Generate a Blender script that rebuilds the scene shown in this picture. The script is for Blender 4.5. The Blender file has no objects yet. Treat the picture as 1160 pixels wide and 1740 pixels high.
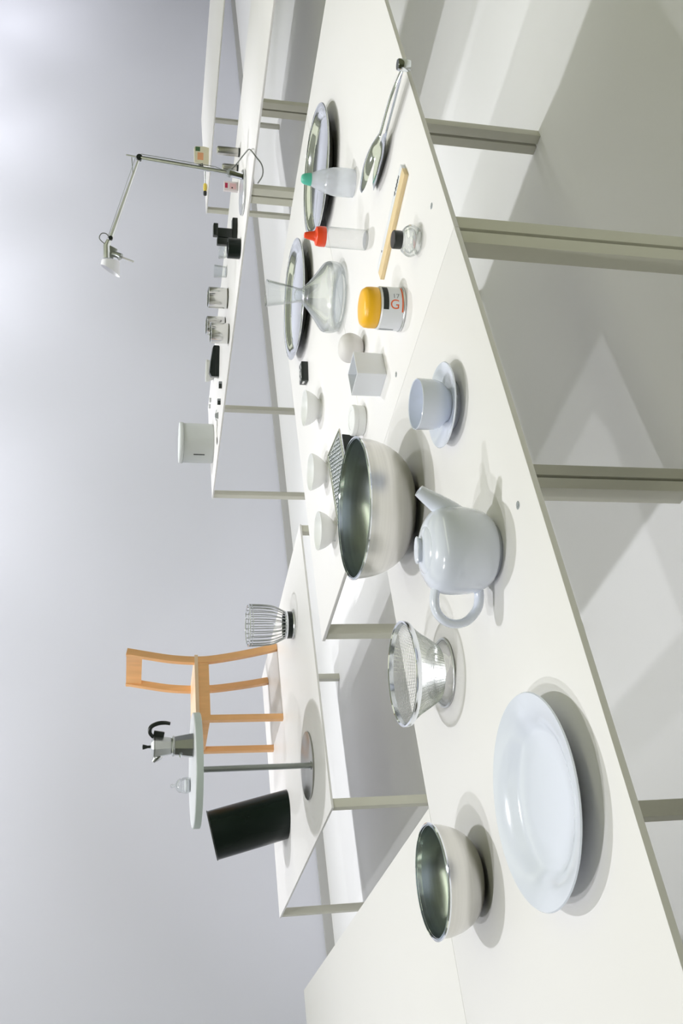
import bpy, math, random
from mathutils import Vector, Matrix
random.seed(4)
scene = bpy.context.scene
COL = scene.collection
PI = math.pi

# ------------------------------------------------------------------ camera
F_PX, PITCH, AZ, ROLL = 1609.73, math.radians(12.4345), math.radians(52.17), math.radians(1.114)
CAM_H = 1.25
FWH = Vector((math.cos(AZ), math.sin(AZ), 0)); RT = Vector((math.sin(AZ), -math.cos(AZ), 0))
UPW = Vector((0, 0, 1))
FWD = FWH * math.cos(PITCH) - UPW * math.sin(PITCH); CUP = FWH * math.sin(PITCH) + UPW * math.cos(PITCH)
IU = RT * math.cos(ROLL) + CUP * math.sin(ROLL)
IV = RT * math.sin(ROLL) - CUP * math.cos(ROLL)
cam = bpy.data.cameras.new('camera'); camo = bpy.data.objects.new('camera', cam); COL.objects.link(camo)
cam.sensor_fit = 'VERTICAL'; cam.sensor_height = 36.0; cam.lens = F_PX / 1740.0 * 36.0
cam.clip_start = 0.02; cam.clip_end = 100
m = Matrix.Identity(4)
for i, ax in enumerate((IV, IU, -FWD)):
    for j in range(3): m[j][i] = ax[j]
m.translation = Vector((0, 0, CAM_H))
camo.matrix_world = m
scene.camera = camo

# ------------------------------------------------------------------ colour management, world, lights
vs = scene.view_settings
vs.view_transform = 'Standard'; vs.look = 'None'; vs.gamma = 1.0; vs.use_curve_mapping = False
vs.exposure = -2.14
scene.cycles.use_denoising = True
scene.cycles.max_bounces = 8; scene.cycles.transparent_max_bounces = 24
scene.cycles.caustics_reflective = False; scene.cycles.caustics_refractive = False
world = bpy.data.worlds.new('world'); scene.world = world; world.use_nodes = True
world.node_tree.nodes['Background'].inputs[0].default_value = (0.8, 0.84, 0.78, 1)
world.node_tree.nodes['Background'].inputs[1].default_value = 0.05

def spot(name, loc, target, power, size=0.05, cone=95, col=(1, 0.99, 0.98)):
    l = bpy.data.lights.new(name, 'SPOT'); l.energy = power; l.shadow_soft_size = size
    l.spot_size = math.radians(cone); l.spot_blend = 0.6; l.color = col
    o = bpy.data.objects.new(name, l); COL.objects.link(o); o.location = loc
    o.rotation_euler = (Vector(target) - Vector(loc)).to_track_quat('-Z', 'Y').to_euler()
    return o
def area(name, loc, sx, sy, power, col=(1, 1, 1)):
    l = bpy.data.lights.new(name, 'AREA'); l.shape = 'RECTANGLE'; l.size = sx; l.size_y = sy; l.energy = power; l.color = col
    o = bpy.data.objects.new(name, l); COL.objects.link(o); o.location = loc
    return o
LZ = 3.85
COOL = (0.95, 0.955, 1.0)
for loc, tgt, pw, cone in (((1.0, 1.95, LZ), (0.95, 1.45, 0.75), 680, 80), ((-1.35, 1.45, LZ), (0.75, 1.2, 0.75), 480, 60),
                     ((-0.75, 0.75, LZ), (0.85, 1.2, 0.75), 360, 60), ((2.85, 2.3, LZ), (2.9, 1.8, 0.4), 760, 72),
                     ((1.9, 4.5, LZ), (1.95, 4.35, 0.47), 800, 50), ((4.4, 3.7, LZ), (4.2, 3.7, 0.75), 1150, 60),
                     ((4.6, 1.4, LZ), (4.4, 1.4, 0.75), 420, 55), ((7.6, 3.6, LZ), (7.4, 3.4, 0.7), 700, 60),
                     ((0.4, 1.9, LZ), (2.1, 4.4, 0.7), 520, 42)):  # last spot added in front to brighten the chair
    spot('track_spot', loc, tgt, pw, cone=cone, col=COOL)
for x in (-1.5, 1.0, 3.5, 6.0, 8.5, 11.0, 13.5):
    spot('wall_fill_spot', (x, 4.5, 4.0), (x, 6.07, 1.9), 560 if x < 2 else 760, size=0.15, cone=105, col=(0.97, 0.97, 1.0))  # unseen spots added to brighten the back wall
AMB = (1.0, 1.02, 0.76)
for yy, pw in ((-2.2, 430), (1.4, 90), (4.4, 80)):
    area('fill_strip', (4.0, yy, 4.1), 13, 0.9, pw, AMB)  # unseen strips added overhead as ambient fill, tinted olive for the shadows

# ------------------------------------------------------------------ materials
MATS = {}
def nodes(name):
    mt = bpy.data.materials.new(name); mt.use_nodes = True
    nt = mt.node_tree; return mt, nt, nt.nodes['Principled BSDF']
def mat(name, col, rough=0.5, metal=0.0, spec=0.5, vary=0.0, scale=6.0, bump=0.0, bscale=200.0, coat=0.0, aniso=0.0, stretch=None):
    if name in MATS: return MATS[name]
    mt, nt, b = nodes(name)
    b.inputs['Roughness'].default_value = rough; b.inputs['Metallic'].default_value = metal
    b.inputs['Specular IOR Level'].default_value = spec; b.inputs['Coat Weight'].default_value = coat
    b.inputs['Coat Roughness'].default_value = 0.05
    tc = nt.nodes.new('ShaderNodeTexCoord'); mp = nt.nodes.new('ShaderNodeMapping')
    nt.links.new(tc.outputs['Object'], mp.inputs['Vector'])
    if stretch: mp.inputs['Scale'].default_value = stretch
    no = nt.nodes.new('ShaderNodeTexNoise'); no.inputs['Scale'].default_value = scale; no.inputs['Detail'].default_value = 4
    nt.links.new(mp.outputs[0], no.inputs['Vector'])
    rp = nt.nodes.new('ShaderNodeValToRGB')
    c = Vector(col)
    rp.color_ramp.elements[0].position = 0.3; rp.color_ramp.elements[1].position = 0.7
    rp.color_ramp.elements[0].color = (*[max(0, v * (1 - vary)) for v in c], 1)
    rp.color_ramp.elements[1].color = (*[min(1, v * (1 + vary)) for v in c], 1)
    nt.links.new(no.outputs['Fac'], rp.inputs['Fac']); nt.links.new(rp.outputs['Color'], b.inputs['Base Color'])
    if bump:
        n2 = nt.nodes.new('ShaderNodeTexNoise'); n2.inputs['Scale'].default_value = bscale
        nt.links.new(mp.outputs[0], n2.inputs['Vector'])
        bp_ = nt.nodes.new('ShaderNodeBump'); bp_.inputs['Strength'].default_value = bump; bp_.inputs['Distance'].default_value = 0.002
        nt.links.new(n2.outputs['Fac'], bp_.inputs['Height']); nt.links.new(bp_.outputs[0], b.inputs['Normal'])
    MATS[name] = mt; return mt
def glass(name, col=(0.97, 0.985, 0.98), ior=1.45, edge=1.0, body=0.0, bcol=(0.9, 0.92, 0.95)):
    """clear thin-walled glass: transparent with a Fresnel reflection, plus an optional milky body"""
    if name in MATS: return MATS[name]
    mt = bpy.data.materials.new(name); mt.use_nodes = True; nt = mt.node_tree
    nt.nodes.clear()
    out = nt.nodes.new('ShaderNodeOutputMaterial'); tr = nt.nodes.new('ShaderNodeBsdfTransparent')
    gl = nt.nodes.new('ShaderNodeBsdfGlossy'); mx = nt.nodes.new('ShaderNodeMixShader'); fr = nt.nodes.new('ShaderNodeLayerWeight'); pw = nt.nodes.new('ShaderNodeMath'); ma = nt.nodes.new('ShaderNodeMath')
    tr.inputs[0].default_value = (*col, 1); gl.inputs['Roughness'].default_value = 0.02; gl.inputs[0].default_value = (0.95, 0.97, 0.97, 1)
    fr.inputs[0].default_value = 0.5; pw.operation = 'POWER'; pw.inputs[1].default_value = 2.4; ma.operation = 'MULTIPLY_ADD'
    ma.inputs[1].default_value = min(0.85, (ior - 1) * 2.2); ma.inputs[2].default_value = 0.04
    nt.links.new(fr.outputs['Facing'], pw.inputs[0]); nt.links.new(pw.outputs[0], ma.inputs[0]); nt.links.new(ma.outputs[0], mx.inputs[0]); nt.links.new(gl.outputs[0], mx.inputs[2])
    p4 = nt.nodes.new('ShaderNodeMath'); p4.operation = 'POWER'; p4.inputs[1].default_value = 3.0
    mc = nt.nodes.new('ShaderNodeMix'); mc.data_type = 'RGBA'
    nt.links.new(fr.outputs['Facing'], p4.inputs[0]); nt.links.new(p4.outputs[0], mc.inputs[0])
    mc.inputs[6].default_value = (*col, 1); e_ = max(0.0, 1 - 1.5 * (ior - 1) * edge); mc.inputs[7].default_value = (col[0] * e_, col[1] * (e_ + 0.02), col[2] * (e_ + 0.02), 1)
    nt.links.new(mc.outputs[2], tr.inputs[0])
    if body > 0:
        df = nt.nodes.new('ShaderNodeBsdfDiffuse'); df.inputs[0].default_value = (*bcol, 1)
        tl = nt.nodes.new('ShaderNodeBsdfTranslucent'); tl.inputs[0].default_value = (*bcol, 1)
        m1 = nt.nodes.new('ShaderNodeMixShader'); m1.inputs[0].default_value = 0.5
        nt.links.new(df.outputs[0], m1.inputs[1]); nt.links.new(tl.outputs[0], m1.inputs[2])
        m2 = nt.nodes.new('ShaderNodeMixShader'); m2.inputs[0].default_value = body
        nt.links.new(tr.outputs[0], m2.inputs[1]); nt.links.new(m1.outputs[0], m2.inputs[2])
        nt.links.new(m2.outputs[0], mx.inputs[1])
    else:
        nt.links.new(tr.outputs[0], mx.inputs[1])
    nt.links.new(mx.outputs[0], out.inputs['Surface'])
    MATS[name] = mt; return mt

WALL = mat('wall_paint', (0.74, 0.75, 0.835), 0.9, spec=0.2, vary=0.01, scale=0.6, bump=0.05, bscale=300)
CEIL = mat('ceiling_paint', (0.50, 0.52, 0.40), 0.9, spec=0.2, vary=0.01, scale=0.5)  # unseen ceiling, tinted to warm the fill light
FARW = mat('dark_khaki_wall', (0.20, 0.21, 0.13), 0.9, spec=0.2, vary=0.02, scale=0.5)  # unseen walls; colour chosen to tint the fill olive and darken reflections
FLOOR = mat('floor_paint', (0.86, 0.86, 0.86), 0.55, spec=0.35, vary=0.01, scale=1.2)
BASEB = mat('baseboard_paint', (0.50, 0.50, 0.50), 0.7, vary=0.01)
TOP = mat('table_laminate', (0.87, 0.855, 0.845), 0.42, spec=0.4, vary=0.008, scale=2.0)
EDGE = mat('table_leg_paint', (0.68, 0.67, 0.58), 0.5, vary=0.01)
PORC = mat('white_porcelain', (0.745, 0.785, 0.875), 0.16, spec=0.5, vary=0.004, coat=0.4)
BISQ = mat('matte_white_ceramic', (0.84, 0.85, 0.84), 0.35, vary=0.005)
STEEL = mat('satin_steel', (0.72, 0.71, 0.68), 0.30, 1.0, vary=0.05, scale=3, stretch=(1, 1, 60))
INOX = mat('brushed_steel_inside', (0.62, 0.68, 0.70), 0.25, 1.0, vary=0.08, scale=4, stretch=(1, 1, 50))
CHROME = mat('polished_chrome', (0.86, 0.89, 0.94), 0.05, 1.0, vary=0.01)
ALU = mat('brushed_aluminium', (0.74, 0.76, 0.77), 0.28, 1.0, vary=0.03, scale=20)
ALUD = mat('dark_aluminium', (0.45, 0.48, 0.48), 0.35, 1.0, vary=0.03, scale=20)
BLACK = mat('black_plastic', (0.012, 0.017, 0.014), 0.35, vary=0.1)
BLACKG = mat('glossy_black_plastic', (0.006, 0.012, 0.009), 0.25, spec=0.3, vary=0.1)
WOOD = mat('ash_wood_chair', (0.86, 0.48, 0.21), 0.45, vary=0.08, scale=5, stretch=(6, 6, 1))
WOODL = mat('pale_box_wood', (0.80, 0.63, 0.36), 0.5, vary=0.08, scale=30, stretch=(1, 12, 12))
YEL = mat('yellow_plastic', (1.0, 0.53, 0.02), 0.35, vary=0.02)
REDP = mat('red_plastic', (0.90, 0.08, 0.02), 0.35, vary=0.02)
GRN = mat('green_plastic', (0.10, 0.52, 0.38), 0.4, vary=0.02)
WPLA = mat('white_plastic', (0.82, 0.84, 0.875), 0.35, vary=0.005)
GREYP = mat('grey_print', (0.30, 0.32, 0.34), 0.6)
REDPR = mat('red_orange_print', (0.85, 0.16, 0.05), 0.6)
CRIM = mat('crimson_print', (0.50, 0.02, 0.08), 0.6)
PINK = mat('pink_print', (0.85, 0.55, 0.58), 0.6)
BLKPR = mat('black_print', (0.02, 0.025, 0.02), 0.6)
WHTPR = mat('white_print', (0.8, 0.8, 0.8), 0.6)
CREAM = mat('cream_paper', (0.84, 0.80, 0.62), 0.6, vary=0.02)
ORNG = mat('orange_print', (0.85, 0.42, 0.22), 0.6)
DGRN = mat('dark_green_print', (0.07, 0.16, 0.07), 0.6)
PEBB = mat('offwhite_ceramic', (0.70, 0.68, 0.66), 0.55, vary=0.015, scale=8)
CABLE = mat('grey_cable', (0.16, 0.17, 0.15), 0.5)
GLASS = glass('clear_glass', (0.985, 0.99, 0.99), 1.28)
GLASS2 = glass('heavy_clear_glass', (0.965, 0.975, 0.975), 1.45)
MILK = glass('milky_polythene', (0.95, 0.97, 1.0), 1.2, body=0.55, bcol=(0.93, 0.95, 1.0))
CLEARP = glass('clear_polythene', (0.97, 0.97, 0.97), 1.25, body=0.08, bcol=(0.92, 0.92, 0.92))
STICK = glass('clear_sticker', (0.86, 0.88, 0.89), 1.4)

# ------------------------------------------------------------------ helpers
def mesh_obj(name, verts, faces, mt, parent=None, loc=(0, 0, 0), rot=(0, 0, 0), smooth=True, angle=35):
    me = bpy.data.meshes.new(name); me.from_pydata([tuple(v) for v in verts], [], faces); me.validate(); me.update()
    if smooth:
        me.polygons.foreach_set('use_smooth', [True] * len(me.polygons))
        me.set_sharp_from_angle(angle=math.radians(angle))
    me.materials.append(mt)
    o = bpy.data.objects.new(name, me); COL.objects.link(o); o.location = loc; o.rotation_euler = rot
    if parent: o.parent = parent
    return o
def tag(o, label=None, cat=None, group=None, kind=None):
    if label: o['label'] = label
    if cat: o['category'] = cat
    if group: o['group'] = group
    if kind: o['kind'] = kind
    return o
def thing(name, label, cat, loc=(0, 0, 0), rotz=0, group=None):
    o = bpy.data.objects.new(name, None); COL.objects.link(o); o.location = loc; o.rotation_euler = (0, 0, rotz)
    o.empty_display_size = 0.02
    return tag(o, label, cat, group)
def lathe_geo(prof, segs=56, z0=0.0):
    """prof: list of (r,z); r==0 gives a pole"""
    V, Fc, rings = [], [], []
    for r, z in prof:
        if r <= 1e-6:
            V.append((0, 0, z + z0)); rings.append([len(V) - 1])
        else:
            s = len(V)
            for i in range(segs):
                a = 2 * PI * i / segs; V.append((r * math.cos(a), r * math.sin(a), z + z0))
            rings.append(list(range(s, s + segs)))
    for A, B in zip(rings[:-1], rings[1:]):
        if len(A) == 1 and len(B) == 1: continue
        for i in range(segs):
            j = (i + 1) % segs
            if len(A) == 1: Fc.append((A[0], B[j], B[i])[::-1])
            elif len(B) == 1: Fc.append((A[i], A[j], B[0]))
            else: Fc.append((A[i], A[j], B[j], B[i]))
    return V, Fc
def spline(pts, n=6):
    """Catmull-Rom through 2D/3D tuples"""
    P = [Vector(p) for p in pts]; P = [P[0] * 2 - P[1]] + P + [P[-1] * 2 - P[-2]]; out = []
    for i in range(1, len(P) - 2):
        a, b, c, d = P[i - 1], P[i], P[i + 1], P[i + 2]
        for k in range(n):
            t = k / n
            out.append(0.5 * ((2 * b) + (c - a) * t + (2 * a - 5 * b + 4 * c - d) * t * t + (3 * b - a - 3 * c + d) * t ** 3))
    out.append(P[-2]); return out
def lathe(name, prof, mt, parent=None, loc=(0, 0, 0), segs=56, rot=(0, 0, 0), angle=35):
    V, Fc = lathe_geo(prof, segs); return mesh_obj(name, V, Fc, mt, parent, loc, rot, angle=angle)
def slathe(name, pts, mt, parent=None, loc=(0, 0, 0), n=5, segs=56, rot=(0, 0, 0), angle=40):
    pr = [(max(0, v[0]), v[1]) for v in spline(pts, n)]
    return lathe(name, pr, mt, parent, loc, segs, rot, angle)
def box_geo(sx, sy, sz, bev=0.0, c=(0, 0, 0)):
    import bmesh
    bm = bmesh.new(); bmesh.ops.create_cube(bm, size=1.0)
    for v in bm.verts: v.co = Vector((v.co.x * sx, v.co.y * sy, v.co.z * sz)) + Vector(c)
    if bev > 0: bmesh.ops.bevel(bm, geom=list(bm.edges), offset=bev, segments=2, affect='EDGES', profile=0.6)
    bm.verts.index_update()
    V = [tuple(v.co) for v in bm.verts]; Fc = [tuple(v.index for v in f.verts) for f in bm.faces]; bm.free()
    return V, Fc
def box(name, sx, sy, sz, mt, parent=None, loc=(0, 0, 0), rot=(0, 0, 0), bev=0.001):
    V, Fc = box_geo(sx, sy, sz, bev); return mesh_obj(name, V, Fc, mt, parent, loc, rot)
def tube_geo(pts, rad, segs=8, closed=False, flat=1.0):
    P = [Vector(p) for p in pts]; n = len(P); V, Fc = [], []
    R = rad if isinstance(rad, (list, tuple)) else [rad] * n
    up = None
    for i, p in enumerate(P):
        a = P[(i - 1) % n] if (closed or i > 0) else p; b = P[(i + 1) % n] if (closed or i < n - 1) else p
        t = (b - a).normalized()
        if up is None:
            up = Vector((0, 0, 1)) if abs(t.z) < 0.9 else Vector((1, 0, 0))
        s = t.cross(up).normalized(); up = s.cross(t).normalized()
        for k in range(segs):
            an = 2 * PI * k / segs; V.append(p + (s * math.cos(an) * flat + up * math.sin(an)) * R[i])
    m_ = n if closed else n - 1
    for i in range(m_):
        for k in range(segs):
            A = i * segs + k; B = i * segs + (k + 1) % segs; C2 = ((i + 1) % n) * segs + (k + 1) % segs; D = ((i + 1) % n) * segs + k
            Fc.append((A, D, C2, B))
    if not closed:
        Fc.append(tuple(range(segs))); Fc.append(tuple(range((n - 1) * segs, n * segs))[::-1])
    return V, Fc
def tube(name, pts, rad, mt, parent=None, segs=8, closed=False, loc=(0, 0, 0), rot=(0, 0, 0), flat=1.0):
    V, Fc = tube_geo(pts, rad, segs, closed, flat); return mesh_obj(name, V, Fc, mt, parent, loc, rot, angle=50)
def merge(parts):
    V, Fc = [], []
    for v, f in parts:
        o = len(V); V += [tuple(x) for x in v]; Fc += [tuple(i + o for i in q) for q in f]
    return V, Fc
def circle(r, z, n=48): return [(r * math.cos(2 * PI * i / n), r * math.sin(2 * PI * i / n), z) for i in range(n)]
def prism(name, outline, depth, mt, parent=None, loc=(0, 0, 0), rot=(0, 0, 0)):
    """outline (x,z) extruded along y by depth, centred"""
    n = len(outline); V = [(x, -depth / 2, z) for x, z in outline] + [(x, depth / 2, z) for x, z in outline]
    Fc = [tuple(range(n)), tuple(range(2 * n - 1, n - 1, -1))] + [(i, i + n, (i + 1) % n + n, (i + 1) % n) for i in range(n)]
    return mesh_obj(name, V, Fc, mt, parent, loc, rot, angle=25)
def text_mesh(name, s, size, mt, parent, wrap_r=None, ang0=0.0, z0=0.0, vertical=True):
    cu = bpy.data.curves.new(name, 'FONT'); cu.body = s; cu.size = size; cu.extrude = 0.0; cu.align_x = 'LEFT'
    t = bpy.data.objects.new(name, cu); COL.objects.link(t)
    dg = bpy.context.evaluated_depsgraph_get(); dg.update()
    me = bpy.data.meshes.new_from_object(t.evaluated_get(dg)); bpy.data.objects.remove(t, do_unlink=True)
    for v in me.vertices:
        x, y = v.co.x, v.co.y
        if vertical: x, y = y, -x            # lettering runs down the side
        a = ang0 + x / wrap_r
        v.co = Vector((wrap_r * math.cos(a), wrap_r * math.sin(a), z0 + y))
    me.materials.clear(); me.materials.append(mt)
    o = bpy.data.objects.new(name, me); COL.objects.link(o); o.parent = parent
    return o
def patch(name, r, a0, a1, z0, z1, mt, parent, n=10):
    """a printed patch wrapped round a cylinder of radius r"""
    V, Fc = [], []
    for i in range(n + 1):
        a = a0 + (a1 - a0) * i / n
        V += [(r * math.cos(a), r * math.sin(a), z0), (r * math.cos(a), r * math.sin(a), z1)]
    for i in range(n): Fc.append((2 * i, 2 * i + 2, 2 * i + 3, 2 * i + 1))
    return mesh_obj(name, V, Fc, mt, parent)
def struct(o): o['kind'] = 'structure'; return o

ZT = 0.75      # main table tops
Z2 = 0.47      # low table top
A_RT = math.atan2(RT.y, RT.x)          # heading of image-right on the ground
A_CAM = math.atan2(-FWH.y, -FWH.x)     # heading back towards the viewer

# ------------------------------------------------------------------ the room
X0, X1, Y0, Y1, ZC = -7.0, 17.0, -4.5, 6.07, 4.25
def slab(name, a, b, mt):
    s = [b[i] - a[i] for i in range(3)]; c = [(a[i] + b[i]) / 2 for i in range(3)]
    V, Fc = box_geo(*s); return struct(mesh_obj(name, V, Fc, mt, None, c, smooth=False))
slab('floor', (X0, Y0, -0.1), (X1, Y1, 0), FLOOR)
slab('wall_back', (X0, Y1, 0), (X1, Y1 + 0.15, ZC), WALL)
slab('wall_front', (X0, Y0 - 0.15, 0), (X1, Y0, ZC), FARW)
slab('wall_left', (X0 - 0.15, Y0, 0), (X0, Y1, ZC), FARW)
slab('wall_right', (X1, Y0, 0), (X1 + 0.15, Y1, ZC), WALL)
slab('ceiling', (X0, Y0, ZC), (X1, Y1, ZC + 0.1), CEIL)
slab('baseboard_back', (X0, Y1 - 0.015, 0), (X1, Y1, 0.055), BASEB)

# ------------------------------------------------------------------ display tables
def table(label, x0, x1, y0, y1, h, leg=0.030, th=0.009, inset=0.004):
    t = thing('display_table', label, 'table', ((x0 + x1) / 2, (y0 + y1) / 2, 0), group='white display tables')
    w, d = x1 - x0, y1 - y0
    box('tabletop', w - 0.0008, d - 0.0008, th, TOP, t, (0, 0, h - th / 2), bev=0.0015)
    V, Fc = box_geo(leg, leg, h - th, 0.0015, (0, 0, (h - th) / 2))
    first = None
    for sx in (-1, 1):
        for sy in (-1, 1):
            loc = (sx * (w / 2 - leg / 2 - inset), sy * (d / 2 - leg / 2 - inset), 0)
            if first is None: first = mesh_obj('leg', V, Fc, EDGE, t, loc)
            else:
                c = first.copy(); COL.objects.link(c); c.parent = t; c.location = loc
    return t
XS = 1.266
table('white display table carrying the yellow-capped jar, the wooden ruler and the ink bottle', XS, 2.725, 0.869, 1.52, ZT)
table('white display table carrying three small footed bowls and a round steel tray', 1.246, 2.725, 1.52, 2.17, ZT)
table('white display table carrying the teapot, the colander and the large white plate', -0.16, XS, 0.869, 1.52, ZT)
table('white display table without objects, set crosswise behind the small steel bowl', -0.10, 0.548, 1.52, 2.92, ZT)
table('low white table carrying the wooden chair, the black bin and the wire basket', 1.303, 2.69, 3.563, 5.105, Z2, leg=0.036)
table('long white table by the wall carrying the desk lamp and the white canister', 3.83, 4.64, 2.565, 4.82, ZT, leg=0.036)
table('white table without objects, end to end with the desk lamp table', 3.83, 4.64, 0.40, 2.565, ZT, leg=0.036)
table('farthest white table, carrying the cream packet and the screwdriver', 6.69, 8.1, 2.3, 4.68, 0.71, leg=0.036)

# ------------------------------------------------------------------ main tables: crockery and steel
# plate
lathe('dinner_plate', [(0, 0.006), (0.05, 0.005), (0.051, 0.0), (0.056, 0.0), (0.060, 0.006), (0.085, 0.011), (0.10, 0.020), (0.118, 0.0265), (0.137, 0.0305), (0.1385, 0.0318), (0.137, 0.0335),
      (0.118, 0.0300), (0.101, 0.0235), (0.094, 0.0165), (0.086, 0.0135), (0.06, 0.0115), (0, 0.011)], PORC, loc=(0.377, 1.034, ZT), segs=96)
bpy.data.objects['dinner_plate'].scale = (0.906, 0.906, 0.92)
tag(bpy.data.objects['dinner_plate'], 'large round white porcelain plate with a broad rim at the table edge', 'plate')

def steel_bowl(name, label, x, y, R, H, rb, lip=0.006):
    t = thing(name, label, 'bowl', (x, y, ZT), group='steel mixing bowls')
    out = [(0, 0.0), (rb * 0.8, 0.0), (rb, 0.004)]
    for i in range(1, 13):
        a = i / 12 * PI / 2
        out.append((rb + (R - rb) * math.sin(a) ** 0.85, 0.004 + (H - 0.004) * (1 - math.cos(a)) ** 0.95))
    lathe('outer_shell', out, STEEL, t, segs=80)
    inn = [(max(0, r - 0.0015), z + 0.0018) for r, z in out]; inn[0] = (0, 0.0018)
    lathe('inner_shell', inn, INOX, t, segs=80)
    lathe('rim_band', [(R - 0.0022, H - 0.0075), (R - 0.0020, H - 0.0010), (R + 0.0010, H + 0.0012), (R + 0.0028, H + 0.0002), (R + 0.0026, H - 0.0020), (R + 0.0004, H - 0.0030)], CHROME, t, segs=80)
    return t
steel_bowl('mixing_bowl', 'small steel bowl beside the large white plate', 0.380, 1.349, 0.0776, 0.070, 0.030)
steel_bowl('mixing_bowl', 'large steel mixing bowl behind the white teapot', 1.040, 1.327, 0.1288, 0.106, 0.047)

# wire mesh colander
def colander():
    t = thing('mesh_colander', 'fine steel mesh colander with polished rim and foot ring, beside the teapot handle', 'colander', (0.696, 1.317, ZT))
    t.scale = (0.95, 0.95, 0.97)
    prof = spline([(0.048, 0.014), (0.052, 0.020), (0.060, 0.032), (0.070, 0.048), (0.080, 0.060), (0.086, 0.068)], 6)
    prof = [(0.0, 0.014), (0.02, 0.014), (0.035, 0.014)] + [tuple(p) for p in prof]
    NM = 72; parts = []
    # meridian wires
    for i in range(NM):
        a = 2 * PI * i / NM
        pts = [(r * math.cos(a), r * math.sin(a), z) for r, z in prof[2 if i % 2 else 1:]]
        parts.append(tube_geo(pts, 0.00042, 3))
    # ring wires
    acc = []
    for (r0, z0), (r1, z1) in zip(prof[:-1], prof[1:]):
        L = math.hypot(r1 - r0, z1 - z0); n = max(1, int(L / 0.0050))
        for k in range(n): acc.append((r0 + (r1 - r0) * k / n, z0 + (z1 - z0) * k / n))
    for r, z in acc:
        if r > 0.006: parts.append(tube_geo(circle(r, z, 60), 0.00042, 3, True))
    V, Fc = merge(parts); o = mesh_obj('mesh_basket', V, Fc, ALU, t); tag(o, kind='stuff')
    # foot: a flared clear skirt with a ring
    lathe('foot_skirt', [(0.044, 0.022), (0.048, 0.015), (0.055, 0.006), (0.0585, 0.002), (0.0585, 0.0), (0.056, 0.0), (0.052, 0.006), (0.046, 0.014), (0.043, 0.021)], CLEARP, t, segs=64)
    tube('foot_ring', circle(0.0575, 0.002, 64), 0.0020, ALU, t, 8, True)
    V, Fc = lathe_geo([(0.0842, 0.0655), (0.0880, 0.0655), (0.0893, 0.0690), (0.0888, 0.0745), (0.0862, 0.0750), (0.0846, 0.0735), (0.0842, 0.0655)], 72)
    mesh_obj('rim', V, Fc, CHROME, t)
    return t
colander()

# teapot
def teapot():
    t = thing('teapot', 'white porcelain teapot with loop handle and short spout', 'teapot', (0.7366, 1.032, ZT), A_RT + 0.12)
    slathe('body', [(0, 0.004), (0.034, 0.004), (0.0350, 0.0), (0.0385, 0.0), (0.0400, 0.0055), (0.0485, 0.0085), (0.0568, 0.021), (0.0612, 0.040), (0.0625, 0.058), (0.0612, 0.074), (0.0560, 0.0875), (0.0450, 0.0965), (0.0345, 0.1005), (0.0325, 0.0995), (0.030, 0.096), (0, 0.094)], PORC, t, n=4, segs=80)
    lid = slathe('lid', [(0.0336, 0.0992), (0.0334, 0.1008), (0.027, 0.1038), (0.016, 0.1062), (0, 0.1070)], PORC, t, n=4, segs=64)
    kn = mesh_obj('knob', *merge([lathe_geo([(0.0095, 0.104), (0.0098, 0.108), (0.0115, 0.1122), (0.0105, 0.1135), (0, 0.1137)], 32)]), PORC, lid)
    kn.scale = (1.7, 0.85, 1)
    pts = spline([(0.042, 0, 0.050), (0.056, 0, 0.067), (0.066, 0, 0.081), (0.075, 0, 0.095), (0.084, 0, 0.108)], 5)
    rad = [0.021 - 0.0125 * (i / (len(pts) - 1)) ** 0.8 for i in range(len(pts))]
    V, Fc = tube_geo(pts, rad, 20)
    Fc = Fc[:-1]                                               # open mouth
    n = len(V); last = V[-20:]; c = pts[-1]; inner = [c + (Vector(v) - c) * 0.72 for v in last]; deep = [c + (Vector(v) - c) * 0.55 - (pts[-1] - pts[-3]).normalized() * 0.012 for v in last]
    V = list(V) + inner + deep
    for k in range(20):
        j = (k + 1) % 20
        Fc.append((n - 20 + k, n + k, n + j, n - 20 + j)); Fc.append((n + k, n + 20 + k, n + 20 + j, n + j))
    Fc.append(tuple(n + 20 + k for k in range(20)))
    mesh_obj('spout', V, Fc, PORC, t, angle=60)
    hp = spline([(-0.046, 0, 0.083), (-0.064, 0, 0.0875), (-0.083, 0, 0.086), (-0.097, 0, 0.075), (-0.1025, 0, 0.058), (-0.098, 0, 0.040), (-0.083, 0, 0.026), (-0.067, 0, 0.022), (-0.050, 0, 0.023)], 5)
    tube('handle', hp, 0.0064, PORC, t, 14, flat=1.6)
    return t
teapot()

# cup and saucer
sx, sy = 1.029, 1.040
lathe('saucer', [(0, 0.005), (0.036, 0.005), (0.037, 0.0), (0.041, 0.0), (0.043, 0.006), (0.060, 0.013), (0.0715, 0.0175), (0.0722, 0.0188), (0.071, 0.0200), (0.058, 0.0165), (0.044, 0.0115), (0.033, 0.0095), (0, 0.0095)], PORC, loc=(sx, sy, ZT), segs=80)
bpy.data.objects['saucer'].scale = (0.96, 0.96, 1)
tag(bpy.data.objects['saucer'], 'white porcelain saucer under the straight-sided white cup', 'saucer')
lathe('tea_cup', [(0, 0.003), (0.024, 0.003), (0.0245, 0), (0.0275, 0), (0.030, 0.004), (0.0385, 0.013), (0.0415, 0.022), (0.0425, 0.030), (0.0428, 0.0515), (0.0420, 0.0525), (0.0410, 0.0515), (0.0405, 0.030), (0.039, 0.020), (0.030, 0.009), (0, 0.007)], PORC, loc=(sx, sy, ZT + 0.0097), segs=72, angle=28)
bpy.data.objects['tea_cup'].scale = (0.96, 0.96, 1)
tag(bpy.data.objects['tea_cup'], 'white straight-sided porcelain cup standing on a saucer', 'cup')

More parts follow.
